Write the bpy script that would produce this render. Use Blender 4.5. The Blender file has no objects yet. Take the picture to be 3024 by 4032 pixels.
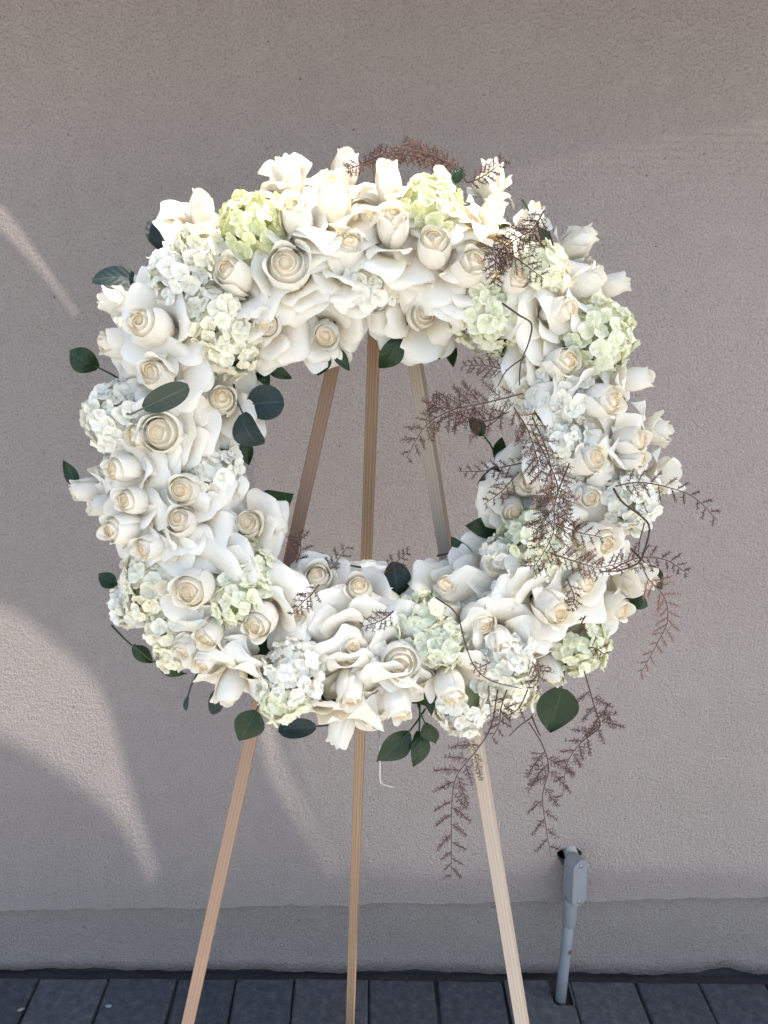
import bpy, bmesh, math, random
import numpy as np
from mathutils import Vector, Matrix

random.seed(7)
RNG = np.random.default_rng(11)
SC = bpy.context.scene
COL = SC.collection
rad = math.radians

# ------------------------------------------------------------------ camera, sky, sun, exposure
cam_d = bpy.data.cameras.new('camera')
cam_d.sensor_fit = 'VERTICAL'; cam_d.sensor_height = 34.6; cam_d.lens = 26.0
cam_d.clip_start = 0.02; cam_d.clip_end = 500
cam = bpy.data.objects.new('camera', cam_d); COL.objects.link(cam)
cam.location = (0, -1.365, 1.5)
cam.rotation_euler = (rad(90 - 16.5), 0, rad(-1.5))
SC.camera = cam

SUN_X, SUN_Y = 0.62, -0.22        # horizontal lean of the sun per unit height: to the right, and a little in front of the wall
SUN_DIR = Vector((SUN_X, SUN_Y, 1.0)).normalized()
world = bpy.data.worlds.new('World'); SC.world = world; world.use_nodes = True
wn = world.node_tree.nodes; wl = world.node_tree.links
sky = wn.new('ShaderNodeTexSky'); sky.sky_type = 'NISHITA'; sky.sun_disc = False; sky.dust_density = 1.5; sky.air_density = 1.1
sky.sun_elevation = math.asin(SUN_DIR.z); sky.sun_rotation = math.atan2(SUN_DIR.x, SUN_DIR.y)
bg = wn['Background']; bg.inputs['Strength'].default_value = 0.15
wl.new(sky.outputs[0], bg.inputs['Color'])
sun_d = bpy.data.lights.new('sun', 'SUN'); sun_d.energy = 4.2; sun_d.angle = rad(0.36); sun_d.color = (1.0, .93, .82)
sun = bpy.data.objects.new('sun', sun_d); COL.objects.link(sun)
sun.rotation_euler = SUN_DIR.to_track_quat('Z', 'Y').to_euler(); sun.location = (2, -1, 5)
SC.view_settings.view_transform = 'Standard'; SC.view_settings.look = 'None'
SC.view_settings.exposure = 1.46; SC.view_settings.gamma = 1.0; SC.view_settings.use_curve_mapping = False
SC.cycles.max_bounces = 8; SC.cycles.diffuse_bounces = 5; SC.cycles.transmission_bounces = 6
SC.cycles.use_denoising = True

# ------------------------------------------------------------------ helpers
def mesh(name, verts, faces, smooth=True, tone=None, uv=None):
    me = bpy.data.meshes.new(name)
    me.from_pydata([tuple(map(float, v)) for v in verts], [], faces)
    if smooth: me.polygons.foreach_set('use_smooth', [True] * len(me.polygons))
    if tone is not None:
        at = me.attributes.new('tone', 'FLOAT', 'POINT'); at.data.foreach_set('value', [float(t) for t in tone])
    if uv is not None:
        at = me.attributes.new('across', 'FLOAT_VECTOR', 'POINT'); at.data.foreach_set('vector', np.asarray(uv, float).ravel())
    me.update(); return me

def obj(name, me, mat=None, parent=None, M=None):
    o = bpy.data.objects.new(name, me); COL.objects.link(o)
    if mat is not None and me is not None and not me.materials: me.materials.append(mat)
    if parent is not None: o.parent = parent
    if M is not None: o.matrix_local = M
    return o

def empty(name, M=None, parent=None):
    o = bpy.data.objects.new(name, None); COL.objects.link(o); o.empty_display_size = .02
    if parent is not None: o.parent = parent
    if M is not None: o.matrix_local = M
    return o

def tag(o, label, cat, group=None):
    o['label'] = label; o['category'] = cat
    if group: o['group'] = group
    return o

class MB:
    def __init__(s): s.v = []; s.f = []; s.t = []; s.u = []
    def add(s, v, f, t=None, u=None):
        n = len(s.v); s.v += [tuple(x) for x in v]; s.f += [tuple(i + n for i in q) for q in f]
        s.t += list(t) if t is not None else [0.0] * len(v)
        s.u += list(u) if u is not None else [(0, 0, 0)] * len(v)
    def grid(s, P, t=None, u=None, closed=False):
        a, b = P.shape[:2]
        f = [(i * b + j, i * b + (j + 1) % b, (i + 1) * b + (j + 1) % b, (i + 1) * b + j) for i in range(a - 1) for j in range(b if closed else b - 1)]
        s.add(P.reshape(-1, 3), f, None if t is None else t.ravel(), None if u is None else u.reshape(-1, 3))
    def tube(s, pts, r, k=6, cap=True):
        pts = [Vector(p) for p in pts]; n = len(pts)
        rr = r if hasattr(r, '__len__') else [r] * n
        up = None; rings = []
        for i, p in enumerate(pts):
            d = (pts[min(i + 1, n - 1)] - pts[max(i - 1, 0)]).normalized()
            if up is None: up = d.orthogonal()
            x = (up - d * up.dot(d)).normalized(); up = x; y = d.cross(x)
            rings.append([p + (x * math.cos(a) + y * math.sin(a)) * rr[i] for a in [2 * math.pi * j / k for j in range(k)]])
        n0 = len(s.v)
        s.grid(np.array([[tuple(q) for q in ring] for ring in rings]), closed=True)
        if cap:
            s.f.append(tuple(n0 + j for j in reversed(range(k)))); s.f.append(tuple(n0 + (n - 1) * k + j for j in range(k)))
    def box(s, c, h, bev=0.0):
        c = np.array(c); h = np.array(h)
        bm = bmesh.new(); bmesh.ops.create_cube(bm, size=2.0)
        bmesh.ops.scale(bm, vec=Vector(h), verts=bm.verts)
        if bev: bmesh.ops.bevel(bm, geom=list(bm.edges), offset=bev, segments=1, affect='EDGES')
        bm.verts.index_update()
        s.add([np.array(v.co) + c for v in bm.verts], [tuple(v.index for v in f.verts) for f in bm.faces]); bm.free()
    def build(s, name, mat, parent=None, M=None, smooth=True):
        return obj(name, mesh(name, s.v, s.f, smooth, s.t, s.u), mat, parent, M)

def spline(pts, n):
    P = np.array(pts, float)
    Q = np.vstack([2 * P[0] - P[1], P, 2 * P[-1] - P[-2]])
    out = []
    m = len(P) - 1
    for t in np.linspace(0, m, n):
        i = min(int(t), m - 1); f = t - i
        a, b, c, d = Q[i], Q[i + 1], Q[i + 2], Q[i + 3]
        out.append(.5 * (2 * b + (c - a) * f + (2 * a - 5 * b + 4 * c - d) * f * f + (3 * b - a - 3 * c + d) * f ** 3))
    return np.array(out)

def frame(axis, spin=0.0, loc=(0, 0, 0)):
    z = Vector(axis).normalized(); x = z.orthogonal().normalized(); y = z.cross(x)
    M = Matrix((x, y, z)).transposed().to_4x4() @ Matrix.Rotation(spin, 4, 'Z')
    M.translation = Vector(loc); return M

# ------------------------------------------------------------------ materials
class Mat:
    def __init__(s, name):
        s.m = bpy.data.materials.new(name); s.m.use_nodes = True
        s.n = s.m.node_tree.nodes; s.l = s.m.node_tree.links
        s.b = s.n['Principled BSDF']; s.out = s.n['Material Output']
    def add(s, t, **k):
        x = s.n.new(t)
        for a, v in k.items(): setattr(x, a, v)
        return x
    def coord(s, kind='Object', scale=(1, 1, 1)):
        tc = s.add('ShaderNodeTexCoord'); mp = s.add('ShaderNodeMapping'); mp.inputs['Scale'].default_value = scale
        s.l.new(tc.outputs[kind], mp.inputs['Vector']); return mp.outputs[0]
    def noise(s, vec, scale, detail=4, rough=.5):
        x = s.add('ShaderNodeTexNoise'); x.inputs['Scale'].default_value = scale; x.inputs['Detail'].default_value = detail; x.inputs['Roughness'].default_value = rough
        if vec is not None: s.l.new(vec, x.inputs['Vector'])
        return x.outputs['Fac']
    def ramp(s, fac, stops):
        r = s.add('ShaderNodeValToRGB'); e = r.color_ramp.elements
        while len(e) < len(stops): e.new(.5)
        for q, (p, c) in zip(e, stops): q.position = p; q.color = (*c, 1)
        s.l.new(fac, r.inputs[0]); return r.outputs[0]
    def math(s, op, a, b=0.0, c=None):
        x = s.add('ShaderNodeMath', operation=op)
        for i, v in enumerate((a, b, c)):
            if v is None: continue
            if hasattr(v, 'is_linked'): s.l.new(v, x.inputs[i])
            else: x.inputs[i].default_value = v
        return x.outputs[0]
    def mix(s, fac, a, b, mode='MIX'):
        x = s.add('ShaderNodeMix', data_type='RGBA', blend_type=mode)
        for i, v in ((0, fac), (6, a), (7, b)):
            if hasattr(v, 'is_linked'): s.l.new(v, x.inputs[i])
            else: x.inputs[i].default_value = v if i == 0 else (*v, 1)
        return x.outputs[2]
    def bump(s, h, strength, dist, prev=None):
        x = s.add('ShaderNodeBump'); x.inputs['Strength'].default_value = strength; x.inputs['Distance'].default_value = dist
        s.l.new(h, x.inputs['Height'])
        if prev is not None: s.l.new(prev, x.inputs['Normal'])
        return x.outputs[0]
    def set(s, color=None, rough=.6, spec=.3, normal=None, metal=0):
        if color is not None:
            if hasattr(color, 'is_linked'): s.l.new(color, s.b.inputs['Base Color'])
            else: s.b.inputs['Base Color'].default_value = (*color, 1)
        if hasattr(rough, 'is_linked'): s.l.new(rough, s.b.inputs['Roughness'])
        else: s.b.inputs['Roughness'].default_value = rough
        s.b.inputs['Specular IOR Level'].default_value = spec; s.b.inputs['Metallic'].default_value = metal
        if normal is not None: s.l.new(normal, s.b.inputs['Normal'])
        return s
    def translucent(s, color, fac, normal=None):
        t = s.add('ShaderNodeBsdfTranslucent'); mx = s.add('ShaderNodeMixShader'); mx.inputs[0].default_value = fac
        if hasattr(color, 'is_linked'): s.l.new(color, t.inputs[0])
        else: t.inputs[0].default_value = (*color, 1)
        if normal is not None: s.l.new(normal, t.inputs['Normal'])
        s.l.new(s.b.outputs[0], mx.inputs[1]); s.l.new(t.outputs[0], mx.inputs[2]); s.l.new(mx.outputs[0], s.out.inputs[0])
        return s.m

def stucco(name, c0, c1, c2, amp):
    k = Mat(name); v = k.coord(); big = k.noise(v, 1.7, 6, .65); mid = k.noise(v, 30, 4, .7)
    n1 = k.noise(v, 230, 6, .72); n2 = k.noise(v, 120, 4, .65); fine = k.noise(v, 270, 4, .7)
    vo = k.add('ShaderNodeTexVoronoi'); vo.inputs['Scale'].default_value = 260; vo.inputs['Randomness'].default_value = 1.0; k.l.new(v, vo.inputs['Vector'])
    h = k.math('ADD', k.math('MULTIPLY', n1, 1.0), k.math('MULTIPLY', n2, 1.3))
    h = k.math('SUBTRACT', h, k.math('MULTIPLY', vo.outputs['Distance'], .30))
    col = k.ramp(k.math('ADD', k.math('MULTIPLY', big, .6), k.math('MULTIPLY', mid, .4)), [(.34, c0), (.5, c1), (.66, c2)])
    col = k.mix(.75, col, k.ramp(fine, [(.33, (.52, .51, .50)), (.50, (1.03, 1.03, 1.03))]), 'MULTIPLY')
    pit = k.ramp(k.noise(v, 120, 2), [(.245, (.30, .28, .25)), (.285, (1, 1, 1))])
    col = k.mix(.8, col, pit, 'MULTIPLY')
    k.set(col, .92, .15, k.bump(h, 1.0, amp)); return k.m

def petal_mat(name, c_tip, c_base, trans, tf, bump=.25):
    k = Mat(name)
    at = k.add('ShaderNodeAttribute'); at.attribute_name = 'tone'
    ac = k.add('ShaderNodeAttribute'); ac.attribute_name = 'across'
    mp = k.add('ShaderNodeMapping'); mp.inputs['Scale'].default_value = (26, 2.4, 1); k.l.new(ac.outputs['Vector'], mp.inputs['Vector'])
    oi = k.add('ShaderNodeObjectInfo')
    v = k.coord()
    vein = k.noise(mp.outputs[0], 1.6, 3); soft = k.noise(v, 60, 3)
    hue = k.mix(k.math('MULTIPLY', oi.outputs['Random'], .5), c_tip, tuple(a * b for a, b in zip(c_tip, (1.0, .985, .93))))
    f = k.math('ADD', at.outputs['Fac'], k.math('MULTIPLY', k.math('SUBTRACT', soft, .5), .25))
    col = k.mix(f, hue, c_base)
    nb = k.bump(k.math('ADD', k.math('MULTIPLY', vein, .6), k.math('MULTIPLY', soft, 1.0)), bump, .003)
    k.set(col, .55, .22, nb)
    tc = k.mix(1.0, col, trans, 'MULTIPLY')
    return k.translucent(tc, tf, nb)

def leaf_mat(name, c, c2, rough, trans):
    k = Mat(name); v = k.coord()
    ac = k.add('ShaderNodeAttribute'); ac.attribute_name = 'across'
    sep = k.add('ShaderNodeSeparateXYZ'); k.l.new(ac.outputs['Vector'], sep.inputs[0])
    side = k.math('ABSOLUTE', sep.outputs[0])
    w = k.add('ShaderNodeTexWave'); w.inputs['Scale'].default_value = 1.7; w.inputs['Distortion'].default_value = 1.2
    cb = k.add('ShaderNodeCombineXYZ'); k.l.new(k.math('SUBTRACT', sep.outputs[1], k.math('MULTIPLY', side, .28)), cb.inputs[0]); k.l.new(cb.outputs[0], w.inputs['Vector'])
    rib = k.ramp(side, [(.0, (1, 1, 1)), (.075, (0, 0, 0))])
    col = k.mix(k.noise(v, 45, 3), c, c2)
    col = k.mix(k.math('MULTIPLY', rib, .6), col, tuple(min(1, x * 2.6) for x in c2))
    nb = k.bump(k.math('ADD', k.math('MULTIPLY', w.outputs['Fac'], .5), k.noise(v, 160, 2)), .4, .0016)
    k.set(col, rough, .3, nb)
    return k.translucent(trans, .12)

def wood(name, c0, c1):
    k = Mat(name); v = k.coord('Object', (1, 1, .04))
    w = k.add('ShaderNodeTexWave'); w.wave_type = 'BANDS'; w.bands_direction = 'X'
    w.inputs['Scale'].default_value = 75; w.inputs['Distortion'].default_value = 5; w.inputs['Detail'].default_value = 3; w.inputs['Detail Scale'].default_value = 1.2
    k.l.new(v, w.inputs['Vector'])
    fib = k.noise(k.coord('Object', (1, 1, .02)), 900, 3)
    col = k.mix(w.outputs['Fac'], c0, c1); col = k.mix(k.math('MULTIPLY', fib, .45), col, tuple(x * .55 for x in c0))
    fleck = k.ramp(k.noise(k.coord('Object', (1, 1, .12)), 60, 1), [(.2, (.45, .33, .25)), (.26, (1, 1, 1))])
    col = k.mix(.7, col, fleck, 'MULTIPLY')
    k.set(col, .6, .25, k.bump(fib, .3, .0006)); return k.m

M_WALL = stucco('stucco', (.430, .378, .357), (.466, .412, .389), (.506, .448, .424), .0165)
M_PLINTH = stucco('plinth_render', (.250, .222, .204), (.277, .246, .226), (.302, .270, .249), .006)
M_ROSE = petal_mat('rose_petal', (.865, .852, .805), (.98, .80, .53), (1.0, .95, .80), .36, .5)
M_HYD = {
    'white': petal_mat('hydrangea_white', (.87, .85, .79), (.82, .80, .68), (1.0, .99, .87), .30),
    'cream': petal_mat('hydrangea_cream', (.87, .845, .75), (.80, .77, .58), (1.0, .98, .80), .32),
    'green': petal_mat('hydrangea_green', (.85, .845, .72), (.77, .775, .54), (1.0, 1.0, .78), .32),
    'lime': petal_mat('hydrangea_lime', (.84, .84, .66), (.75, .77, .42), (1.0, 1.0, .64), .38)}
M_CORE = Mat('floret_stalks').set((.30, .34, .20), .9, .1).m
M_SALAL = leaf_mat('glossy_leaf', (.007, .020, .008), (.015, .034, .011), .40, (.06, .14, .02))
M_EUC = leaf_mat('eucalyptus_leaf', (.011, .022, .022), (.021, .034, .033), .55, (.05, .09, .05))
M_GREY = leaf_mat('grey_green_leaf', (.034, .044, .030), (.048, .058, .038), .6, (.08, .12, .05))
def plain(name, c, rough=.7, spec=.3, metal=0, var=.3, sc=60):
    k = Mat(name); v = k.coord()
    col = k.mix(k.noise(v, sc, 4), tuple(x * (1 - var) for x in c), tuple(min(1, x * (1 + var)) for x in c))
    k.set(col, rough, spec, k.bump(k.noise(v, sc * 4, 2), .15, .001), metal); return k.m
M_FERN = {'d': plain('dried_fern_dark', (.078, .036, .028), .8), 'm': plain('dried_fern_brown', (.105, .054, .042), .8), 'p': plain('dried_fern_pink', (.26, .145, .11), .8)}
M_VINE = plain('dark_vine', (.04, .02, .018), .6)
M_MOSS = plain('wreath_greens', (.022, .04, .014), .95, .1, 0, .6, 90)
M_WOOD_L = wood('oak_stained_wood', (.275, .172, .115), (.325, .205, .138))
M_WOOD_R = wood('pale_pine_wood', (.40, .32, .245), (.47, .38, .295))
M_WOOD_M = wood('amber_pine_wood', (.235, .15, .09), (.36, .24, .15))
M_PVC = plain('grey_plastic', (.185, .197, .212), .5, .35, 0, .10, 30)
M_STEEL = plain('bright_steel', (.42, .42, .43), .35, .5, 1, .05)
M_SCREW = plain('dull_screw', (.34, .34, .34), .4, .5, 1, .1)
M_DARK = plain('hole_shade', (.02, .02, .02), .95, .1)
M_SOIL = plain('dark_soil', (.035, .035, .035), .95, .1, 0, .5, 120)
M_RUST = plain('rust', (.16, .06, .03), .9, .1)
M_CHIP = plain('dry_petal', (.2, .2, .2), .8)
M_BLOCKER = plain('blocker_white', (.72, .70, .67), .8)  # pale surface of the added, unseen light blockers
M_GROUND = plain('concrete_ground', (.50, .48, .45), .9, .2, 0, .08, 3)
def paver_mat():
    k = Mat('charcoal_paver'); v = k.coord(); oi = k.add('ShaderNodeObjectInfo')
    col = k.ramp(k.noise(v, 55, 6, .7), [(.3, (.038, .042, .050)), (.5, (.058, .063, .072)), (.62, (.078, .082, .09)), (.75, (.13, .13, .13))])
    col = k.mix(.8, col, k.ramp(oi.outputs['Random'], [(.0, (.70, .70, .74)), (.5, (1, 1, 1)), (1.0, (1.25, 1.2, 1.15))]), 'MULTIPLY')
    k.set(col, .88, .2, k.bump(k.noise(v, 260, 4, .7), .8, .0025)); return k.m
M_PAVER = paver_mat()

# ------------------------------------------------------------------ the setting
SLOPE = math.atan(.0387)
def gz(x): return -.0387 * x
def poly_with_holes(outer, holes):
    bm = bmesh.new(); edges = []
    for loop in [outer] + holes:
        vs = [bm.verts.new((a, b, 0)) for a, b in loop]
        edges += [bm.edges.new((vs[i], vs[(i + 1) % len(vs)])) for i in range(len(vs))]
    bmesh.ops.triangle_fill(bm, edges=edges, use_beauty=True, use_dissolve=False)
    return bm

def sheet(name, outer, holes, to3, thick, mat, parent=None):
    """a flat panel with real openings: outline in 2-D, placed by to3, thickened along the vector thick"""
    bm = poly_with_holes(outer, holes)
    for v in bm.verts: v.co = Vector(to3(v.co.x, v.co.y))
    g = bmesh.ops.extrude_face_region(bm, geom=list(bm.faces))
    bmesh.ops.translate(bm, vec=Vector(thick), verts=[x for x in g['geom'] if isinstance(x, bmesh.types.BMVert)])
    bmesh.ops.recalc_face_normals(bm, faces=bm.faces)
    me = bpy.data.meshes.new(name); bm.to_mesh(me); bm.free()
    return obj(name, me, mat, parent)

# far ground, and the strip of charcoal pavers along the wall
gb = MB(); 
gb.grid(np.array([[(x, y, -.0387 * max(-3, min(3, x)) - .075) for x in (-60, -20, -3, -1.5, 0, 1.5, 3, 20, 60)] for y in (-60, -20, -5, -2, -.75, 0.3)]))
g_o = gb.build('ground', M_GROUND, smooth=False); g_o['kind'] = 'structure'
pv = empty('pavement', Matrix.Rotation(SLOPE, 4, 'Y')); pv['kind'] = 'structure'
sb = MB(); sb.grid(np.array([[(x, y, -.011 + .004 * math.sin(x * 40 + y * 31)) for x in np.linspace(-2.6, 2.6, 60)] for y in (-.62, -.3, -.1, -.03, .0, .06)]))
sb.build('joint_soil', M_SOIL, pv)
edge = [-.85, -.689, -.566, -.451, -.347, -.197, -.035, .052, .168, .268, .373, .480, .585, .690, .80]
PX0 = [-2.36, -2.2, -2.04, -1.88, -1.72, -1.56, -1.4, -1.24, -1.06, -.885, -.73, -.577, -.425, -.295, -.165, .0, .152, .305, .455, .61, .755, .91, 1.07, 1.23, 1.39, 1.55, 1.71, 1.87, 2.03, 2.19, 2.35]
def paver(x0, x1, y0, y1, cut=None):
    b = MB(); j = .0024
    w = [random.uniform(-.0022, .0022) for _ in range(4)]
    xs = np.linspace(x0 + j, x1 - j, 4); top = random.uniform(-.0025, .0015)
    c = [(x0 + j + w[0], y0 + j), (x1 - j + w[1], y0 + j + w[2]), (x1 - j + w[3], y1 - j), (x0 + j - w[2], y1 - j - w[0])]
    ins = lambda e, z: [(c[0][0] + e, c[0][1] + e, z), (c[1][0] - e, c[1][1] + e, z), (c[2][0] - e, c[2][1] - e, z), (c[3][0] + e, c[3][1] - e, z)]
    P = np.array([ins(0, -.06), ins(0, top - .007), ins(.0018, top - .0022), ins(.0055, top)])
    b.grid(P, closed=True); n = len(b.v); b.f.append((n - 4, n - 3, n - 2, n - 1))
    me = mesh('paver', b.v, b.f, False)
    return obj('paver', me, M_PAVER, pv)
for row in range(4):
    y1 = .001 - row * .152
    xs = PX0 if row % 2 == 0 else [x + .077 for x in PX0]
    for a, b_ in zip(xs, xs[1:]):
        if row == 0 and a < .43 < b_:      # the paver notched round the conduit
            bm = poly_with_holes([(a + .003, y1 - .149), (b_ - .003, y1 - .149), (b_ - .003, y1 - .003), (.456, y1 - .003), (.455, -.062), (.447, -.066), (.415, -.065), (.408, -.058), (.407, y1 - .003), (a + .003, y1 - .003)], [])
            g = bmesh.ops.extrude_face_region(bm, geom=list(bm.faces))
            bmesh.ops.translate(bm, vec=(0, 0, -.05), verts=[x for x in g['geom'] if isinstance(x, bmesh.types.BMVert)])
            bmesh.ops.recalc_face_normals(bm, faces=bm.faces)
            me = bpy.data.meshes.new('paver'); bm.to_mesh(me); bm.free(); obj('paver', me, M_PAVER, pv)
            continue
        paver(a, b_, y1 - .152, y1)
for i, (x, y, s) in enumerate(((-.555, -.075, .008), (-.735, -.085, .007))):
    b = MB(); a = np.linspace(0, 2 * math.pi, 9)[:-1]
    ring = [(s * (1 + .35 * math.sin(3 * t + i)) * math.cos(t), s * .45 * math.sin(t), .0015 + .001 * math.sin(2 * t)) for t in a]
    b.v = ring + [(x_, y_, -.0008) for x_, y_, _ in ring] + [(0, 0, .003)]; b.t = [0] * 17; b.u = [(0, 0, 0)] * 17
    b.f = [(k, (k + 1) % 8, 16) for k in range(8)] + [(k, 8 + k, 8 + (k + 1) % 8, (k + 1) % 8) for k in range(8)]
    o = b.build('fallen_petal', M_CHIP, M=Matrix.Translation((x, y, gz(x) + .0015)) @ Matrix.Rotation(.5 * i - .2, 4, 'Z'))
    tag(o, ['small pale dried petal scrap lying on the paver beside the left easel leg', 'tiny pale petal scrap on the dark pavers at the far left by the frame edge'][i], 'petal scrap')

# ------------------------------------------------------------------ house wall
wall = tag(empty('stucco_wall', Matrix.Translation((0, 0, 0))), 'pinkish grey rough stucco house wall behind the flower wreath', 'wall')
xs = np.linspace(3.6, -3.6, 420)
def lip(x): return .2035 - .0035 * x + .0016 * math.sin(x * 23) + .0014 * math.sin(x * 71 + 1) + .0009 * math.sin(x * 187) + (.004 * max(0, math.sin(x * 9.3 + 1.1)) ** 9) - (.003 * max(0, math.sin(x * 14.1 + .4)) ** 14)
outer = [(-3.6, 2.75), (3.6, 2.75)] + [(x, lip(x)) for x in xs]
HX, HZ = .436, .325
hole = [(HX - .002 + (.026 + .003 * math.sin(3 * t)) * math.cos(t), HZ - .004 + (.024 + .0022 * math.cos(4 * t + 1)) * math.sin(t)) for t in np.linspace(0, 2 * math.pi, 27)[:-1]]
sheet('stucco_face', outer, [hole], lambda a, b: (a, 0, b), (0, .022, 0), M_WALL, wall)
b = MB(); b.box((0, .11, 1.55), (3.6, .06, 1.36)); b.build('wall_core', M_DARK, wall, smooth=False)  # near-black colour paints in the shade behind the wall hole
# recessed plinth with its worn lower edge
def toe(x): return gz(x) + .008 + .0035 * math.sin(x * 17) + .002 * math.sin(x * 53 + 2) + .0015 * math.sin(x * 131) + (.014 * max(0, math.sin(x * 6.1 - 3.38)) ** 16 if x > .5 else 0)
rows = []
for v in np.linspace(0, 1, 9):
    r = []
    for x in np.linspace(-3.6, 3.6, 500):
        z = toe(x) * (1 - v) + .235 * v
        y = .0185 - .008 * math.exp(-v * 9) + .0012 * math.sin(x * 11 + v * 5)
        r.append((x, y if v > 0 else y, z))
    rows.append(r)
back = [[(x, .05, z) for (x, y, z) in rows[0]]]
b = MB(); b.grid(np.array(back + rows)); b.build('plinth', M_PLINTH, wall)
b = MB(); b.box((0, .034, -.04), (3.6, .012, .14)); b.build('footing', M_SOIL, wall, smooth=False)
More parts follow.
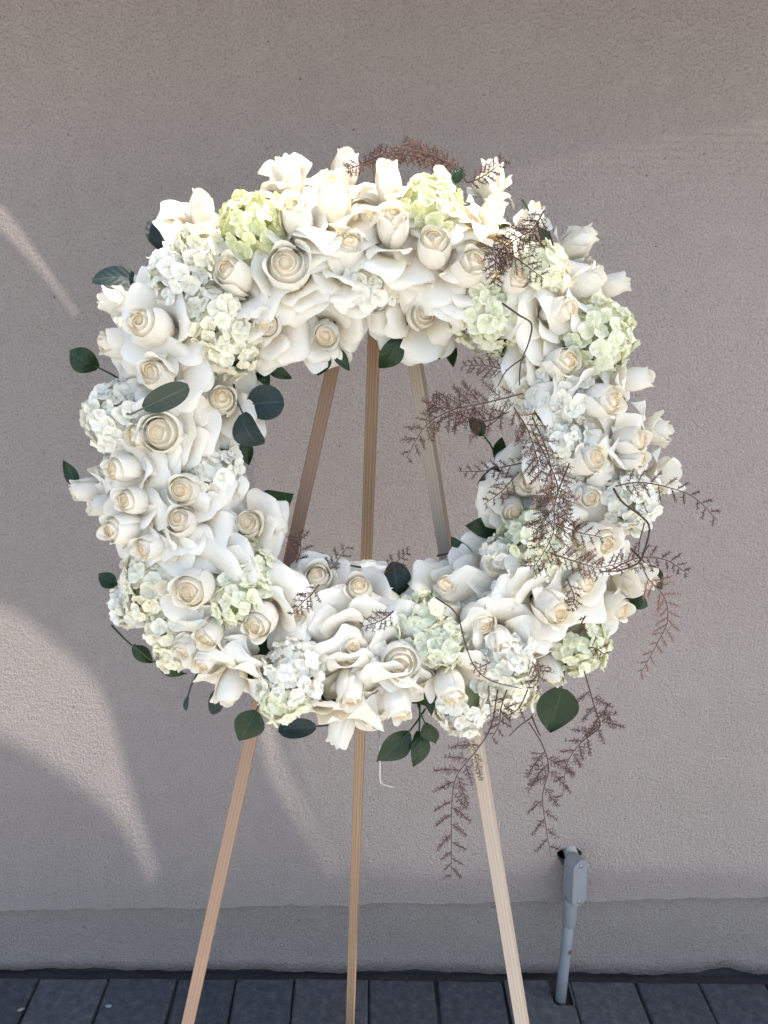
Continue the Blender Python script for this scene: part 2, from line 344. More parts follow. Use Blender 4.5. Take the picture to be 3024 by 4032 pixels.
# measured placement tables, in metres in the wreath's own frame
ROSES = [  # tip x, y, z, axis x, y, z, bud radius, spread, kind  (metres, wreath frame)
(-0.1948,0.2969,0.0269,0.150,0.850,0.505,0.0187,0.0452,"r"),
(-0.1010,0.3364,0.0272,-0.200,0.900,0.387,0.0166,0.0396,"c"),
(-0.0847,0.2645,0.1024,-0.100,0.550,0.829,0.0229,0.0481,"r"),
(-0.0437,0.2928,0.0939,0.000,0.750,0.661,0.0239,0.0498,"r"),
(-0.0268,0.3420,0.0311,0.150,0.920,0.362,0.0198,0.0351,"r"),
(0.0162,0.3150,0.0715,-0.100,0.850,0.517,0.0198,0.0464,"r"),
(0.0223,0.2541,0.1064,0.000,0.450,0.893,0.0239,0.0498,"r"),
(-0.0236,0.2292,0.0921,0.080,0.450,0.889,0.0229,0.0520,"r"),
(-0.0932,0.2028,0.1012,0.020,0.150,0.988,0.0291,0.0486,"o"),
(-0.1591,0.1965,0.1038,-0.300,0.200,0.933,0.0250,0.0588,"r"),
(-0.1194,0.1377,0.0829,0.000,-0.150,0.989,0.0219,0.0475,"r"),
(-0.0538,0.1275,0.0606,0.000,-0.300,0.954,0.0208,0.0430,"r"),
(0.0589,0.1518,0.0649,0.100,-0.120,0.988,0.0219,0.0566,"r"),
(0.0647,0.2284,0.1090,-0.050,0.300,0.953,0.0250,0.0509,"r"),
(0.1109,0.2056,0.1026,0.200,0.250,0.947,0.0239,0.0486,"r"),
(0.1394,0.2775,0.0722,0.350,0.750,0.561,0.0177,0.0452,"r"),
(0.1408,0.3348,0.0243,0.000,0.930,0.368,0.0177,0.0254,"c"),
(0.1884,0.2782,0.0483,0.250,0.850,0.464,0.0166,0.0294,"c"),
(0.1596,0.1884,0.1015,0.200,0.150,0.968,0.0198,0.0464,"r"),
(0.2618,0.2548,0.0256,0.800,0.500,0.332,0.0187,0.0283,"c"),
(0.2543,0.1972,0.0784,0.600,0.450,0.661,0.0208,0.0520,"r"),
(0.3025,0.1984,0.0224,0.900,0.250,0.357,0.0177,0.0328,"r"),
(0.2179,0.1544,0.0978,0.500,0.050,0.865,0.0198,0.0464,"r"),
(0.2179,0.0988,0.0939,0.300,0.100,0.949,0.0239,0.0509,"r"),
(0.1724,0.0645,0.0646,-0.150,-0.200,0.968,0.0146,0.0362,"r"),
(0.2663,0.0532,0.1057,0.450,-0.050,0.892,0.0250,0.0520,"r"),
(0.3201,0.0813,0.0635,0.900,0.100,0.424,0.0187,0.0351,"r"),
(0.3014,0.0134,0.0963,0.500,0.150,0.853,0.0208,0.0441,"r"),
(0.3571,0.0231,0.0293,0.900,0.100,0.424,0.0156,0.0328,"c"),
(0.2494,-0.0086,0.1024,0.350,0.100,0.931,0.0239,0.0520,"r"),
(0.1789,-0.0370,0.0626,0.000,0.120,0.993,0.0208,0.0430,"r"),
(0.2444,-0.0552,0.0950,0.050,-0.120,0.992,0.0166,0.0351,"r"),
(0.3708,-0.0339,0.0193,0.930,0.000,0.368,0.0135,0.0351,"c"),
(0.2590,-0.1041,0.1116,0.300,-0.100,0.949,0.0239,0.0543,"r"),
(0.1446,-0.1292,0.0645,0.020,0.350,0.937,0.0229,0.0520,"r"),
(0.2059,-0.1820,0.1178,0.200,-0.120,0.972,0.0260,0.0566,"r"),
(0.2992,-0.1938,0.0548,0.500,-0.120,0.858,0.0219,0.0430,"r"),
(0.3443,-0.1610,0.0301,0.900,-0.200,0.387,0.0198,0.0373,"c"),
(0.1235,-0.1994,0.0921,0.120,-0.100,0.988,0.0239,0.0520,"r"),
(0.2221,-0.2856,0.0422,0.250,-0.720,0.647,0.0198,0.0373,"r"),
(0.0890,-0.2846,0.1019,0.100,-0.500,0.860,0.0219,0.0498,"r"),
(0.0296,-0.2416,0.0980,0.020,-0.050,0.999,0.0271,0.0509,"o"),
(0.0298,-0.3086,0.0903,0.150,-0.720,0.678,0.0208,0.0464,"r"),
(-0.0252,-0.2259,0.0867,0.120,-0.200,0.972,0.0208,0.0498,"r"),
(-0.0294,-0.2889,0.0942,0.000,-0.600,0.800,0.0219,0.0486,"r"),
(-0.0464,-0.3554,0.0485,-0.250,-0.900,0.357,0.0198,0.0475,"r"),
(-0.0679,-0.1463,0.0428,0.000,0.500,0.866,0.0198,0.0373,"o"),
(-0.0185,-0.1556,0.0606,0.000,0.500,0.866,0.0229,0.0464,"r"),
(0.0849,-0.1548,0.0585,0.050,0.500,0.865,0.0177,0.0430,"r"),
(-0.1360,-0.1987,0.0979,-0.150,-0.180,0.972,0.0250,0.0577,"r"),
(-0.1916,-0.2101,0.1042,-0.150,-0.250,0.957,0.0208,0.0396,"r"),
(-0.2050,-0.1529,0.1231,-0.120,-0.030,0.992,0.0281,0.0588,"r"),
(-0.1768,-0.2950,0.0680,-0.250,-0.800,0.545,0.0208,0.0520,"r"),
(-0.1454,-0.0813,0.0665,0.120,0.200,0.972,0.0229,0.0418,"r"),
(-0.2172,-0.0718,0.1013,-0.050,0.300,0.953,0.0219,0.0520,"r"),
(-0.2955,-0.0858,0.0985,-0.500,0.000,0.866,0.0229,0.0475,"r"),
(-0.2129,-0.0424,0.1007,0.000,0.000,1.000,0.0239,0.0520,"r"),
(-0.2896,-0.0187,0.0996,-0.450,0.000,0.893,0.0208,0.0441,"r"),
(-0.3590,-0.0465,0.0268,-0.920,-0.050,0.389,0.0187,0.0339,"r"),
(-0.2340,0.0205,0.1043,0.000,0.000,1.000,0.0281,0.0520,"o"),
(-0.1699,0.0603,0.0685,0.250,0.100,0.963,0.0239,0.0520,"r"),
(-0.2397,0.0865,0.1114,-0.120,0.100,0.988,0.0229,0.0554,"r"),
(-0.2501,0.1394,0.1128,-0.300,0.120,0.946,0.0260,0.0588,"r"),
(-0.3039,0.1215,0.0716,-0.650,0.050,0.758,0.0219,0.0407,"r"),
(-0.3171,0.1758,0.0281,-0.900,0.200,0.387,0.0187,0.0328,"c"),
(-0.2758,-0.0529,0.1030,-0.300,0.100,0.949,0.0208,0.0452,"r"),
(0.1628,-0.0750,0.0567,-0.100,-0.200,0.975,0.0187,0.0396,"r"),
(0.1452,-0.2247,0.1022,0.100,-0.400,0.911,0.0177,0.0441,"r"),
(0.2426,-0.1478,0.0953,0.300,0.300,0.906,0.0187,0.0452,"r"),
(-0.2009,-0.2469,0.0848,-0.300,-0.500,0.812,0.0187,0.0475,"r"),
(-0.3313,-0.0666,0.0492,-0.800,-0.200,0.566,0.0166,0.0373,"r"),
(-0.2661,0.0182,0.0968,-0.450,0.000,0.893,0.0187,0.0396,"r"),
(0.0766,0.2722,0.0972,0.100,0.500,0.860,0.0166,0.0339,"r"),
(0.3061,-0.0105,0.0841,0.700,0.000,0.714,0.0177,0.0373,"r"),
(-0.0914,-0.1914,0.0637,-0.100,0.000,0.995,0.0166,0.0396,"r"),
(-0.2245,-0.2295,0.0825,-0.450,-0.350,0.822,0.0187,0.0452,"r"),
(-0.2604,-0.1088,0.0974,-0.400,-0.100,0.911,0.0187,0.0430,"r"),
]
HEADS = [  # centre, outward axis, radius, colour
((-0.1295,0.2466,0.0523),(-0.2375,0.4636,0.8536),0.0399,"lime"),
((-0.2140,0.1902,0.0527),(-0.4266,0.3974,0.8125),0.0366,"white"),
((-0.1742,0.1423,0.0670),(0.2057,-0.1792,0.9621),0.0344,"cream"),
((-0.1663,0.1237,0.0521),(0.4284,-0.3434,0.8358),0.0388,"cream"),
((-0.2870,0.0402,0.0493),(-0.5718,0.1030,0.8139),0.0399,"white"),
((-0.1957,-0.0302,0.0297),(0.8217,0.0753,0.5650),0.0410,"white"),
((-0.1572,-0.1507,0.0395),(0.5075,0.4393,0.7412),0.0443,"green"),
((-0.1605,-0.1724,0.0749),(0.2301,0.2259,0.9466),0.0266,"green"),
((-0.2552,-0.1544,0.0442),(-0.5354,-0.2953,0.7913),0.0432,"cream"),
((-0.0978,-0.2576,0.0652),(-0.0568,-0.1384,0.9887),0.0377,"white"),
((-0.1068,-0.2855,0.0620),(-0.1934,-0.4817,0.8547),0.0310,"green"),
((0.0585,-0.2129,0.0395),(-0.1870,0.6775,0.7114),0.0421,"green"),
((0.0642,0.2673,0.0596),(0.0928,0.4235,0.9011),0.0366,"lime"),
((-0.0036,0.1894,0.0484),(0.0233,-0.7094,0.7044),0.0321,"white"),
((0.1394,0.1572,0.0411),(-0.3802,-0.4715,0.7957),0.0466,"green"),
((0.2535,0.1259,0.0491),(0.4225,0.2326,0.8760),0.0443,"green"),
((0.2130,0.0490,0.0422),(-0.5612,-0.1630,0.8114),0.0466,"white"),
((0.1964,-0.1135,0.0436),(-0.5129,0.2691,0.8152),0.0454,"green"),
((0.2935,-0.0626,0.0572),(0.5348,-0.0931,0.8398),0.0344,"white"),
((0.1527,-0.2388,0.0707),(0.1227,-0.1858,0.9749),0.0321,"white"),
((0.2485,-0.2387,0.0164),(0.6833,-0.6309,0.3676),0.0388,"green"),
((0.1057,-0.3025,0.0332),(0.2634,-0.7450,0.6128),0.0410,"white"),
((0.1865,0.2011,0.0748),(0.2127,0.2470,0.9454),0.0266,"green"),
((-0.2379,-0.2053,0.0499),(-0.5495,-0.4411,0.7096),0.0310,"cream"),
((-0.2891,-0.1841,0.0235),(-0.8012,-0.4721,0.3676),0.0277,"white"),
((-0.2399,-0.2401,0.0256),(-0.6779,-0.6367,0.3676),0.0244,"cream"),
((0.1465,-0.1237,0.0487),(-0.6512,0.5070,0.5647),0.0177,"white"),
((0.0781,-0.2256,0.0738),(-0.1178,0.3349,0.9348),0.0266,"green"),
((-0.1934,0.2210,0.0592),(-0.4031,0.4781,0.7804),0.0277,"cream"),
((0.1671,-0.2926,0.0192),(0.4696,-0.8027,0.3676),0.0344,"cream"),
((0.2188,0.0071,0.0597),(-0.5142,-0.0454,0.8565),0.0333,"white"),
]
LEAVES = [  # centre, direction in degrees, length, width, kind
((-0.2511,0.2569,0.0000),115,0.0407,0.0317,"e"),
((-0.3001,0.2025,0.0200),185,0.0509,0.0249,"e"),
((-0.2164,0.0572,0.1300),28,0.0520,0.0260,"g"),
((-0.1275,0.0561,0.0200),5,0.0430,0.0418,"e"),
((-0.1436,0.0199,0.0600),-60,0.0418,0.0351,"e"),
((-0.1548,-0.0033,0.0000),-80,0.0317,0.0192,"s"),
((-0.1188,-0.0642,0.0000),10,0.0396,0.0452,"s"),
((-0.1251,-0.0968,-0.0100),-20,0.0339,0.0226,"s"),
((-0.0616,0.1057,0.0100),-105,0.0373,0.0317,"s"),
((-0.0371,0.1073,0.0150),-55,0.0339,0.0158,"s"),
((0.0239,0.1317,0.0100),160,0.0452,0.0249,"s"),
((0.0201,0.1099,0.0200),-125,0.0452,0.0294,"s"),
((0.0634,0.1239,0.0150),5,0.0317,0.0238,"e"),
((-0.1126,0.0930,0.0000),-25,0.0339,0.0158,"s"),
((-0.1316,0.0876,0.0000),-60,0.0249,0.0170,"s"),
((-0.3513,0.1101,0.0000),150,0.0396,0.0317,"s"),
((-0.3683,-0.0268,0.0000),120,0.0362,0.0181,"s"),
((-0.3299,-0.1583,0.0000),150,0.0283,0.0204,"s"),
((-0.2879,-0.2540,0.0000),-50,0.0339,0.0192,"s"),
((-0.2530,-0.2752,0.0000),-30,0.0396,0.0170,"s"),
((-0.2000,-0.3164,0.0000),-95,0.0317,0.0192,"e"),
((-0.1591,-0.3432,0.0100),-120,0.0430,0.0396,"s"),
((-0.0986,-0.3471,0.0100),185,0.0475,0.0249,"e"),
((0.0227,-0.3701,0.0200),-140,0.0543,0.0373,"s"),
((0.0554,-0.3787,0.0150),-100,0.0475,0.0294,"s"),
((0.0689,-0.3529,0.0200),-65,0.0396,0.0226,"s"),
((0.0267,-0.1599,0.0100),95,0.0430,0.0351,"e"),
((-0.0675,-0.1353,0.0000),170,0.0339,0.0192,"s"),
((0.1344,-0.0954,0.0100),175,0.0430,0.0283,"s"),
((0.1072,-0.1238,0.0100),130,0.0407,0.0238,"s"),
((0.1373,-0.1162,0.0000),20,0.0396,0.0226,"s"),
((0.1271,0.0280,0.0000),130,0.0283,0.0204,"s"),
((0.1547,-0.0016,0.0000),80,0.0317,0.0226,"s"),
((0.1453,-0.0340,0.0100),-150,0.0430,0.0249,"s"),
((-0.1208,0.2441,0.0600),-70,0.0317,0.0204,"s"),
((0.0970,0.3087,0.0500),70,0.0192,0.0136,"s"),
((0.2223,-0.3200,0.0300),-100,0.0622,0.0543,"s"),
((0.3524,-0.1626,0.0000),-60,0.0339,0.0226,"s"),
((-0.2370,-0.3171,0.0000),-100,0.0192,0.0068,"e"),
((0.3356,-0.1944,0.0000),-20,0.0249,0.0192,"s"),
((0.0955,0.1146,0.0000),-75,0.0339,0.0192,"s"),
((0.1976,0.2360,0.0500),-60,0.0317,0.0147,"s"),
((0.0643,-0.2945,0.0600),-85,0.0396,0.0158,"s"),
((0.1552,0.2436,0.0500),-45,0.0283,0.0170,"s"),
((-0.0349,0.1674,0.0300),-150,0.0283,0.0204,"s"),
((0.2356,0.0424,0.0600),-80,0.0317,0.0170,"s"),
((-0.0594,0.2206,0.0600),-70,0.0283,0.0170,"s"),
]
SPRIGS = [  # stem points, side branch length, spacing, tone, bare share of the stem
([(0.1399,-0.2742,0.0900),(0.1323,-0.3179,0.0900),(0.1164,-0.3453,0.0900),(0.0924,-0.3782,0.0900),(0.0872,-0.4229,0.0900),(0.0879,-0.4624,0.0900),(0.0869,-0.4994,0.0900)],0.0407,0.0096,"d",0.3),
([(0.1849,-0.3284,0.0500),(0.2022,-0.3575,0.0500),(0.2100,-0.3867,0.0500),(0.2031,-0.4218,0.0500),(0.2083,-0.4632,0.0500),(0.2146,-0.4990,0.0500)],0.0452,0.0124,"d",0.25),
([(0.2423,-0.2569,0.0800),(0.2570,-0.3028,0.0760),(0.2642,-0.3268,0.0720),(0.2437,-0.3479,0.0680),(0.2287,-0.3751,0.0640),(0.2249,-0.4173,0.0600)],0.0351,0.0085,"d",0.1),
([(0.2561,-0.3180,0.0800),(0.2641,-0.3098,0.0800),(0.2804,-0.3100,0.0800)],0.0170,0.0051,"d",0),
([(0.3129,-0.1331,0.0600),(0.3224,-0.1528,0.0580),(0.3431,-0.1756,0.0560),(0.3487,-0.2041,0.0540),(0.3380,-0.2327,0.0520),(0.3196,-0.2700,0.0500)],0.0249,0.0057,"p",0.2),
([(0.2608,-0.0393,0.1200),(0.2878,-0.0357,0.1150),(0.3205,-0.0413,0.1100),(0.3539,-0.0536,0.1050),(0.3831,-0.0802,0.1000)],0.0238,0.0074,"d",0.1),
([(0.2529,-0.1330,0.1200),(0.2906,-0.1191,0.1133),(0.3243,-0.1230,0.1067),(0.3511,-0.1401,0.1000)],0.0192,0.0062,"d",0.1),
([(0.1630,0.0614,0.1000),(0.1240,0.0520,0.0900),(0.0893,0.0449,0.0800),(0.0590,0.0272,0.0700),(0.0374,-0.0096,0.0600)],0.0373,0.0062,"d",0.05),
([(0.1517,0.0421,0.0800),(0.1216,0.0320,0.0733),(0.0803,0.0480,0.0667),(0.0677,0.0546,0.0600)],0.0283,0.0057,"d",0.05),
([(0.1722,-0.0157,0.0600),(0.1460,-0.0210,0.0567),(0.1250,-0.0253,0.0533),(0.1017,-0.0253,0.0500)],0.0170,0.0057,"d",0.1),
([(0.1670,-0.0263,0.0600),(0.1502,-0.0483,0.0500),(0.1301,-0.0654,0.0400)],0.0204,0.0051,"d",0.1),
([(0.1452,0.0449,0.1400),(0.1587,0.0208,0.1467),(0.1672,-0.0079,0.1533),(0.1685,-0.0314,0.1600)],0.0317,0.0051,"d",0.05),
([(0.1584,0.0205,0.1700),(0.1753,-0.0121,0.1700),(0.1852,-0.0404,0.1700),(0.1738,-0.0686,0.1700),(0.1598,-0.0828,0.1700)],0.0328,0.0051,"m",0.05),
([(0.1965,-0.0123,0.1700),(0.1836,-0.0500,0.1675),(0.1824,-0.0836,0.1650),(0.1714,-0.1079,0.1625),(0.1625,-0.1227,0.1600)],0.0351,0.0057,"d",0.05),
([(0.1571,-0.0441,0.1800),(0.1841,-0.0470,0.1750),(0.2068,-0.0547,0.1700)],0.0204,0.0085,"p",0),
([(0.1834,-0.0734,0.1700),(0.2073,-0.0831,0.1700),(0.2313,-0.0881,0.1700)],0.0181,0.0051,"d",0),
([(0.1791,-0.1044,0.1700),(0.2108,-0.1159,0.1600),(0.2382,-0.1227,0.1500),(0.2760,-0.1147,0.1400)],0.0204,0.0057,"m",0),
([(0.1715,0.2406,0.1500),(0.1590,0.2212,0.1550),(0.1395,0.2087,0.1600),(0.1226,0.1918,0.1650),(0.1188,0.1617,0.1700)],0.0238,0.0045,"m",0.05),
([(0.1647,0.2266,0.1600),(0.1569,0.2119,0.1650),(0.1628,0.1996,0.1700)],0.0192,0.0045,"d",0),
([(0.1194,0.1973,0.1700),(0.1384,0.1915,0.1667),(0.1554,0.1810,0.1633),(0.1702,0.1718,0.1600)],0.0192,0.0045,"d",0.05),
([(0.1285,0.2018,0.1700),(0.1186,0.1873,0.1750),(0.1202,0.1686,0.1800)],0.0204,0.0040,"m",0),
([(0.0996,0.2801,0.1100),(0.1113,0.2837,0.1133),(0.1228,0.2897,0.1167),(0.1366,0.3002,0.1200)],0.0170,0.0045,"m",0.1),
([(0.1115,0.3088,0.0200),(0.0948,0.3255,0.0240),(0.0676,0.3369,0.0280),(0.0408,0.3404,0.0320),(0.0090,0.3338,0.0360),(-0.0148,0.3146,0.0400)],0.0136,0.0051,"m",0.05),
([(0.0865,0.3272,0.0000),(0.0643,0.3406,0.0025),(0.0423,0.3448,0.0050),(0.0204,0.3386,0.0075),(-0.0014,0.3299,0.0100)],0.0136,0.0045,"m",0.05),
([(0.1031,0.3273,0.0000),(0.0810,0.3415,0.0000),(0.0563,0.3545,0.0000),(0.0399,0.3650,0.0000)],0.0113,0.0045,"m",0.05),
([(-0.0122,0.3461,-0.0300),(0.0104,0.3554,-0.0300),(0.0387,0.3577,-0.0300),(0.0726,0.3502,-0.0300),(0.0982,0.3372,-0.0300)],0.0158,0.0045,"m",0.02),
([(-0.0096,0.3086,0.0800),(-0.0211,0.3035,0.0850),(-0.0270,0.3004,0.0900)],0.0113,0.0034,"m",0),
([(-0.0589,-0.1380,0.1500),(-0.0675,-0.1486,0.1533),(-0.0755,-0.1551,0.1567),(-0.0884,-0.1689,0.1600)],0.0158,0.0040,"d",0.1),
([(-0.0943,-0.1359,0.0200),(-0.0889,-0.1197,0.0150),(-0.0918,-0.1004,0.0100)],0.0238,0.0051,"d",0.1),
([(-0.0581,-0.1504,0.0200),(-0.0469,-0.1371,0.0150),(-0.0316,-0.1180,0.0100)],0.0192,0.0045,"d",0.1),
([(0.0122,-0.1511,0.0200),(0.0264,-0.1370,0.0200),(0.0416,-0.1240,0.0200)],0.0170,0.0045,"d",0.1),
([(0.0185,-0.1674,0.1500),(0.0062,-0.1760,0.1550),(-0.0156,-0.1819,0.1600)],0.0158,0.0045,"m",0.1),
([(0.1411,-0.2575,0.1400),(0.1354,-0.2792,0.1367),(0.1341,-0.2986,0.1333),(0.1267,-0.3156,0.1300)],0.0204,0.0057,"d",0.15),
([(0.1659,-0.2612,0.1300),(0.1570,-0.2837,0.1250),(0.1400,-0.2959,0.1200)],0.0192,0.0062,"d",0.3),
([(0.1661,-0.2241,0.1500),(0.1737,-0.2394,0.1500),(0.1665,-0.2545,0.1500)],0.0215,0.0051,"m",0.05),
([(0.2342,-0.2182,0.1200),(0.2419,-0.2183,0.1200),(0.2550,-0.2263,0.1200)],0.0170,0.0045,"d",0.05),
([(0.1990,-0.1328,0.1600),(0.2038,-0.1503,0.1700),(0.1976,-0.1625,0.1800)],0.0124,0.0045,"m",0.1),
([(0.1199,-0.2206,0.1600),(0.1102,-0.2254,0.1600),(0.1029,-0.2278,0.1600)],0.0147,0.0040,"p",0.05),
([(0.1523,0.0899,0.0600),(0.1292,0.0956,0.0550),(0.1033,0.0961,0.0500)],0.0192,0.0045,"m",0.05),
([(0.2162,-0.1699,0.1700),(0.2116,-0.1796,0.1700),(0.2151,-0.1855,0.1700)],0.0068,0.0045,"d",0.1),
]
VINES = [
([(0.1303,0.1495,0.1500),(0.1459,0.1371,0.1555),(0.1613,0.1293,0.1455),(0.1581,0.1103,0.1483),(0.1487,0.0886,0.1559),(0.1494,0.0673,0.1467)],0.0011),
([(0.1567,0.0972,0.1400),(0.1366,0.0825,0.1455),(0.1289,0.0667,0.1355)],0.0008),
([(0.2486,-0.0397,0.1500),(0.2568,-0.0539,0.1555),(0.2802,-0.0696,0.1455),(0.2884,-0.0816,0.1483),(0.2808,-0.1050,0.1559),(0.2786,-0.1187,0.1467),(0.2591,-0.1269,0.1468),(0.2340,-0.1265,0.1559)],0.0013),
([(0.0610,-0.1499,0.1650),(0.0820,-0.1659,0.1705),(0.0930,-0.2003,0.1605),(0.1024,-0.2243,0.1633),(0.1183,-0.2370,0.1709),(0.1516,-0.2489,0.1617)],0.0008),
([(0.1789,0.2229,0.1400),(0.1825,0.2078,0.1455)],0.0015),
([(0.2896,-0.0787,0.1300),(0.2823,-0.1030,0.1355),(0.2886,-0.1299,0.1255)],0.0008),
([(0.1881,-0.3198,0.0500),(0.1939,-0.3350,0.0555),(0.2008,-0.3477,0.0455)],0.0012),
([(0.1882,-0.3227,0.0500),(0.1715,-0.3318,0.0555),(0.1624,-0.3472,0.0455)],0.0008),
([(0.1582,0.0344,0.1700),(0.1739,-0.0050,0.1755),(0.1802,-0.0406,0.1655)],0.0009),
([(0.1206,0.0216,0.0800),(0.1378,0.0343,0.0855),(0.1577,0.0525,0.0755)],0.0007),
]
HOOK = [(0.0051,-0.3523,-0.0200),(0.0066,-0.4020,-0.0200),(0.0062,-0.4270,-0.0200),(0.0070,-0.4333,-0.0200),(0.0119,-0.4365,-0.0200),(0.0257,-0.4405,-0.0200)]
# unseen panel above the frame, added to shape the light: solid with open gaps, and a slatted stretch, through which thin sun reaches the wall
EZ = 1.98
def sm(a, b_, x): t = max(0.0, min(1.0, (x - a) / (b_ - a))); return t * t * (3 - 2 * t)
def up(x, z):                       # where the ray from a wall point to the sun crosses the added blocker
    s = EZ - z; return (x + s * SUN_X, s * SUN_Y)
SLATTED = [(-0.139, 1.634), (-0.179, 1.434), (-0.209, 1.058), (-0.171, 0.821), (-0.168, 0.657), (-0.136, 0.505), (-0.091, 0.391), (-0.048, 0.295), (0.106, 0.274), (0.918, 0.261), (0.691, 1.762), (0.354, 1.706), (0.090, 1.642)]
GAPS = [[(-0.742, 0.925), (-0.692, 0.916), (-0.655, 0.897), (-0.624, 0.864), (-0.590, 0.825), (-0.554, 0.786), (-0.525, 0.744), (-0.512, 0.694), (-0.501, 0.621), (-0.490, 0.545), (-0.477, 0.456), (-0.458, 0.340), (-0.444, 0.274), (-0.464, 0.275), (-0.490, 0.364), (-0.530, 0.446), (-0.589, 0.514), (-0.665, 0.581), (-0.732, 0.625), (-0.785, 0.636)],
    [(-0.214, 0.658), (-0.187, 0.658), (-0.176, 0.572), (-0.146, 0.494), (-0.100, 0.402), (-0.042, 0.265), (-0.065, 0.265), (-0.130, 0.391), (-0.175, 0.484), (-0.205, 0.562)],
    [(-0.612, 1.640), (-0.582, 1.615), (-0.536, 1.540), (-0.481, 1.442), (-0.490, 1.435), (-0.546, 1.518), (-0.619, 1.598)]]
EDGE_Z = [0.295, 0.391, 0.505, 0.657, 0.821, 1.058, 1.434, 1.634]; EDGE_X = [-0.048, -0.091, -0.136, -0.168, -0.171, -0.209, -0.179, -0.139]
ed = [(-3.6, -.002), (-3.6, -.42), (.38, -.42), (.48, -.556), (5.0, -.556), (5.0, -.002)]
sheet('sun_blocker', ed, [[up(x, z) for x, z in p] for p in [SLATTED] + GAPS], lambda a, b: (a, b, EZ), (0, 0, .012), M_BLOCKER, wall)
z = 1.80
while z > .235:
    pitch = .012
    xl = np.interp(z, EDGE_Z, EDGE_X)
    (xa, ya), (xb, _) = up(xl - .02, z), up(max(a for a, c in SLATTED) + .02, z)
    m = pitch * SUN_Y * -.5 * (.60 + .20 * sm(1.2, 1.75, z)); z -= pitch
    b = MB(); b.box(((xa + xb) / 2, ya, EZ + .006), ((xb - xa) / 2, m, .0004)); b.build('blocker_slat', M_BLOCKER, wall, smooth=False)
# a second unseen blocker of thin slats, added to shape light on the wreath: wide slats keep the left half in shade, narrow ones and open places let sun through
SPOTS = [(random.uniform(.10, .42), random.uniform(.95, 1.62), random.uniform(.012, .03), random.uniform(.015, .045)) for _ in range(30)]
def openness(x, z):
    left = sm(-.27, -.12, x + .62 * (z - 1.50)) if z > 1.36 else sm(-.16, -.02, x + .25 * (z - 1.1))
    f = .05 + .19 * left
    f += .34 * sm(.20, .08, math.hypot((x - .03) / 1.5, z - 1.03)) + .14 * sm(.11, .04, math.hypot(x + .10, z - 1.62)) + .09 * sm(.20, .05, math.hypot((x - .05) / 1.6, z - 1.60))
    if x > .08:
        f -= .16 * sm(.08, .2, x)
        for (sx, sz, rx, rz) in SPOTS: f += .5 * sm(1.25, .75, math.hypot((x - sx) / rx, (z - sz) / rz))
    return max(.02, min(.9, f * .40))
SH = 2.67 - EZ; PITCH = .0095
shade = empty('wreath_blocker', None, wall)
ys = -.735
while ys > -1.22:
    zf = (ys + 1.325) / .41
    V_, F_ = [], []
    xs_ = np.linspace(-.1, 1.75, 150)
    for q, xe in enumerate(xs_):
        m = PITCH * .5 * (1 - openness(xe - .62 * (EZ + SH - .05 - zf), zf))
        V_ += [(xe, ys - m, EZ + SH), (xe, ys + m, EZ + SH)]
        if q: F_.append((2 * q - 2, 2 * q - 1, 2 * q + 1, 2 * q))
    n_ = len(V_); V_ += [(a, c, d + .002) for a, c, d in V_]
    F_ += [tuple(n_ + t for t in reversed(f)) for f in F_] + [(2 * q, 2 * q + 2, n_ + 2 * q + 2, n_ + 2 * q) for q in range(149)] + [(2 * q + 3, 2 * q + 1, n_ + 2 * q + 1, n_ + 2 * q + 3) for q in range(149)]
    obj('blocker_slat', mesh('blocker_slat', V_, F_, False), M_BLOCKER, shade)
    ys -= PITCH
for xe in (-.1, 1.75):
    b = MB(); b.box((xe, -.96, EZ + SH + .02), (.012, .30, .014)); b.build('blocker_rail', M_BLOCKER, shade, smooth=False)

# ------------------------------------------------------------------ conduit
cz = gz(.43)
con = tag(empty('conduit', Matrix.Translation((.436, -.03, cz))), 'grey plastic electrical conduit rising from the pavers into a hole in the wall', 'conduit')
def cp(x, y, z): return (x - .436, y + .03, z - cz)
b = MB(); b.tube([cp(.424, -.050, -.075), cp(.428, -.044, .06), cp(.432, -.038, .13), cp(.436, -.031, .24)], .0118, 20); b.build('pipe', M_PVC, con)
b = MB(); b.tube([cp(.4335, -.0355, .172), cp(.434, -.035, .175), cp(.4359, -.0315, .228), cp(.436, -.031, .24)], [.013, .0148, .0148, .0148], 20); b.build('coupling', M_PVC, con)
# the angled pull box: rounded body, neck into the wall, lid and two screws; it is turned a little to the right
B = Matrix.Translation(cp(.4385, -.031, .292)) @ Matrix.Scale(1.06, 4) @ Matrix.Rotation(rad(24), 4, 'Z') @ Matrix.Rotation(rad(-2.5), 4, 'Y')
def stadium(hw, hh, n=10):
    o = []
    for k in range(n + 1): a = math.pi * k / n; o.append((hw * math.cos(a), hh - hw + hw * math.sin(a)))
    for k in range(n + 1): a = math.pi + math.pi * k / n; o.append((hw * math.cos(a), -hh + hw + hw * math.sin(a)))
    return o
def stad_body(profile):
    rings = []
    for hw, hh, y in profile: rings.append([(x, y, z) for x, z in stadium(hw, hh)])
    b = MB(); b.grid(np.array(rings), closed=True); n = len(rings[0]); t = len(b.v)
    b.f.append(tuple(range(t - n, t))); b.f.append(tuple(reversed(range(n)))); return b
stad_body([(.012, .050, .016), (.0165, .054, .012), (.0175, .0555, .002), (.0175, .0555, -.012), (.0168, .0548, -.0135)]).build('box_body', M_PVC, con, B, smooth=False)
lid = stad_body([(.0172, .0552, -.0142), (.0178, .0558, -.0150), (.0178, .0558, -.0172), (.0166, .0546, -.0186), (.010, .048, -.0188)]).build('cover', M_PVC, con, B, smooth=False)
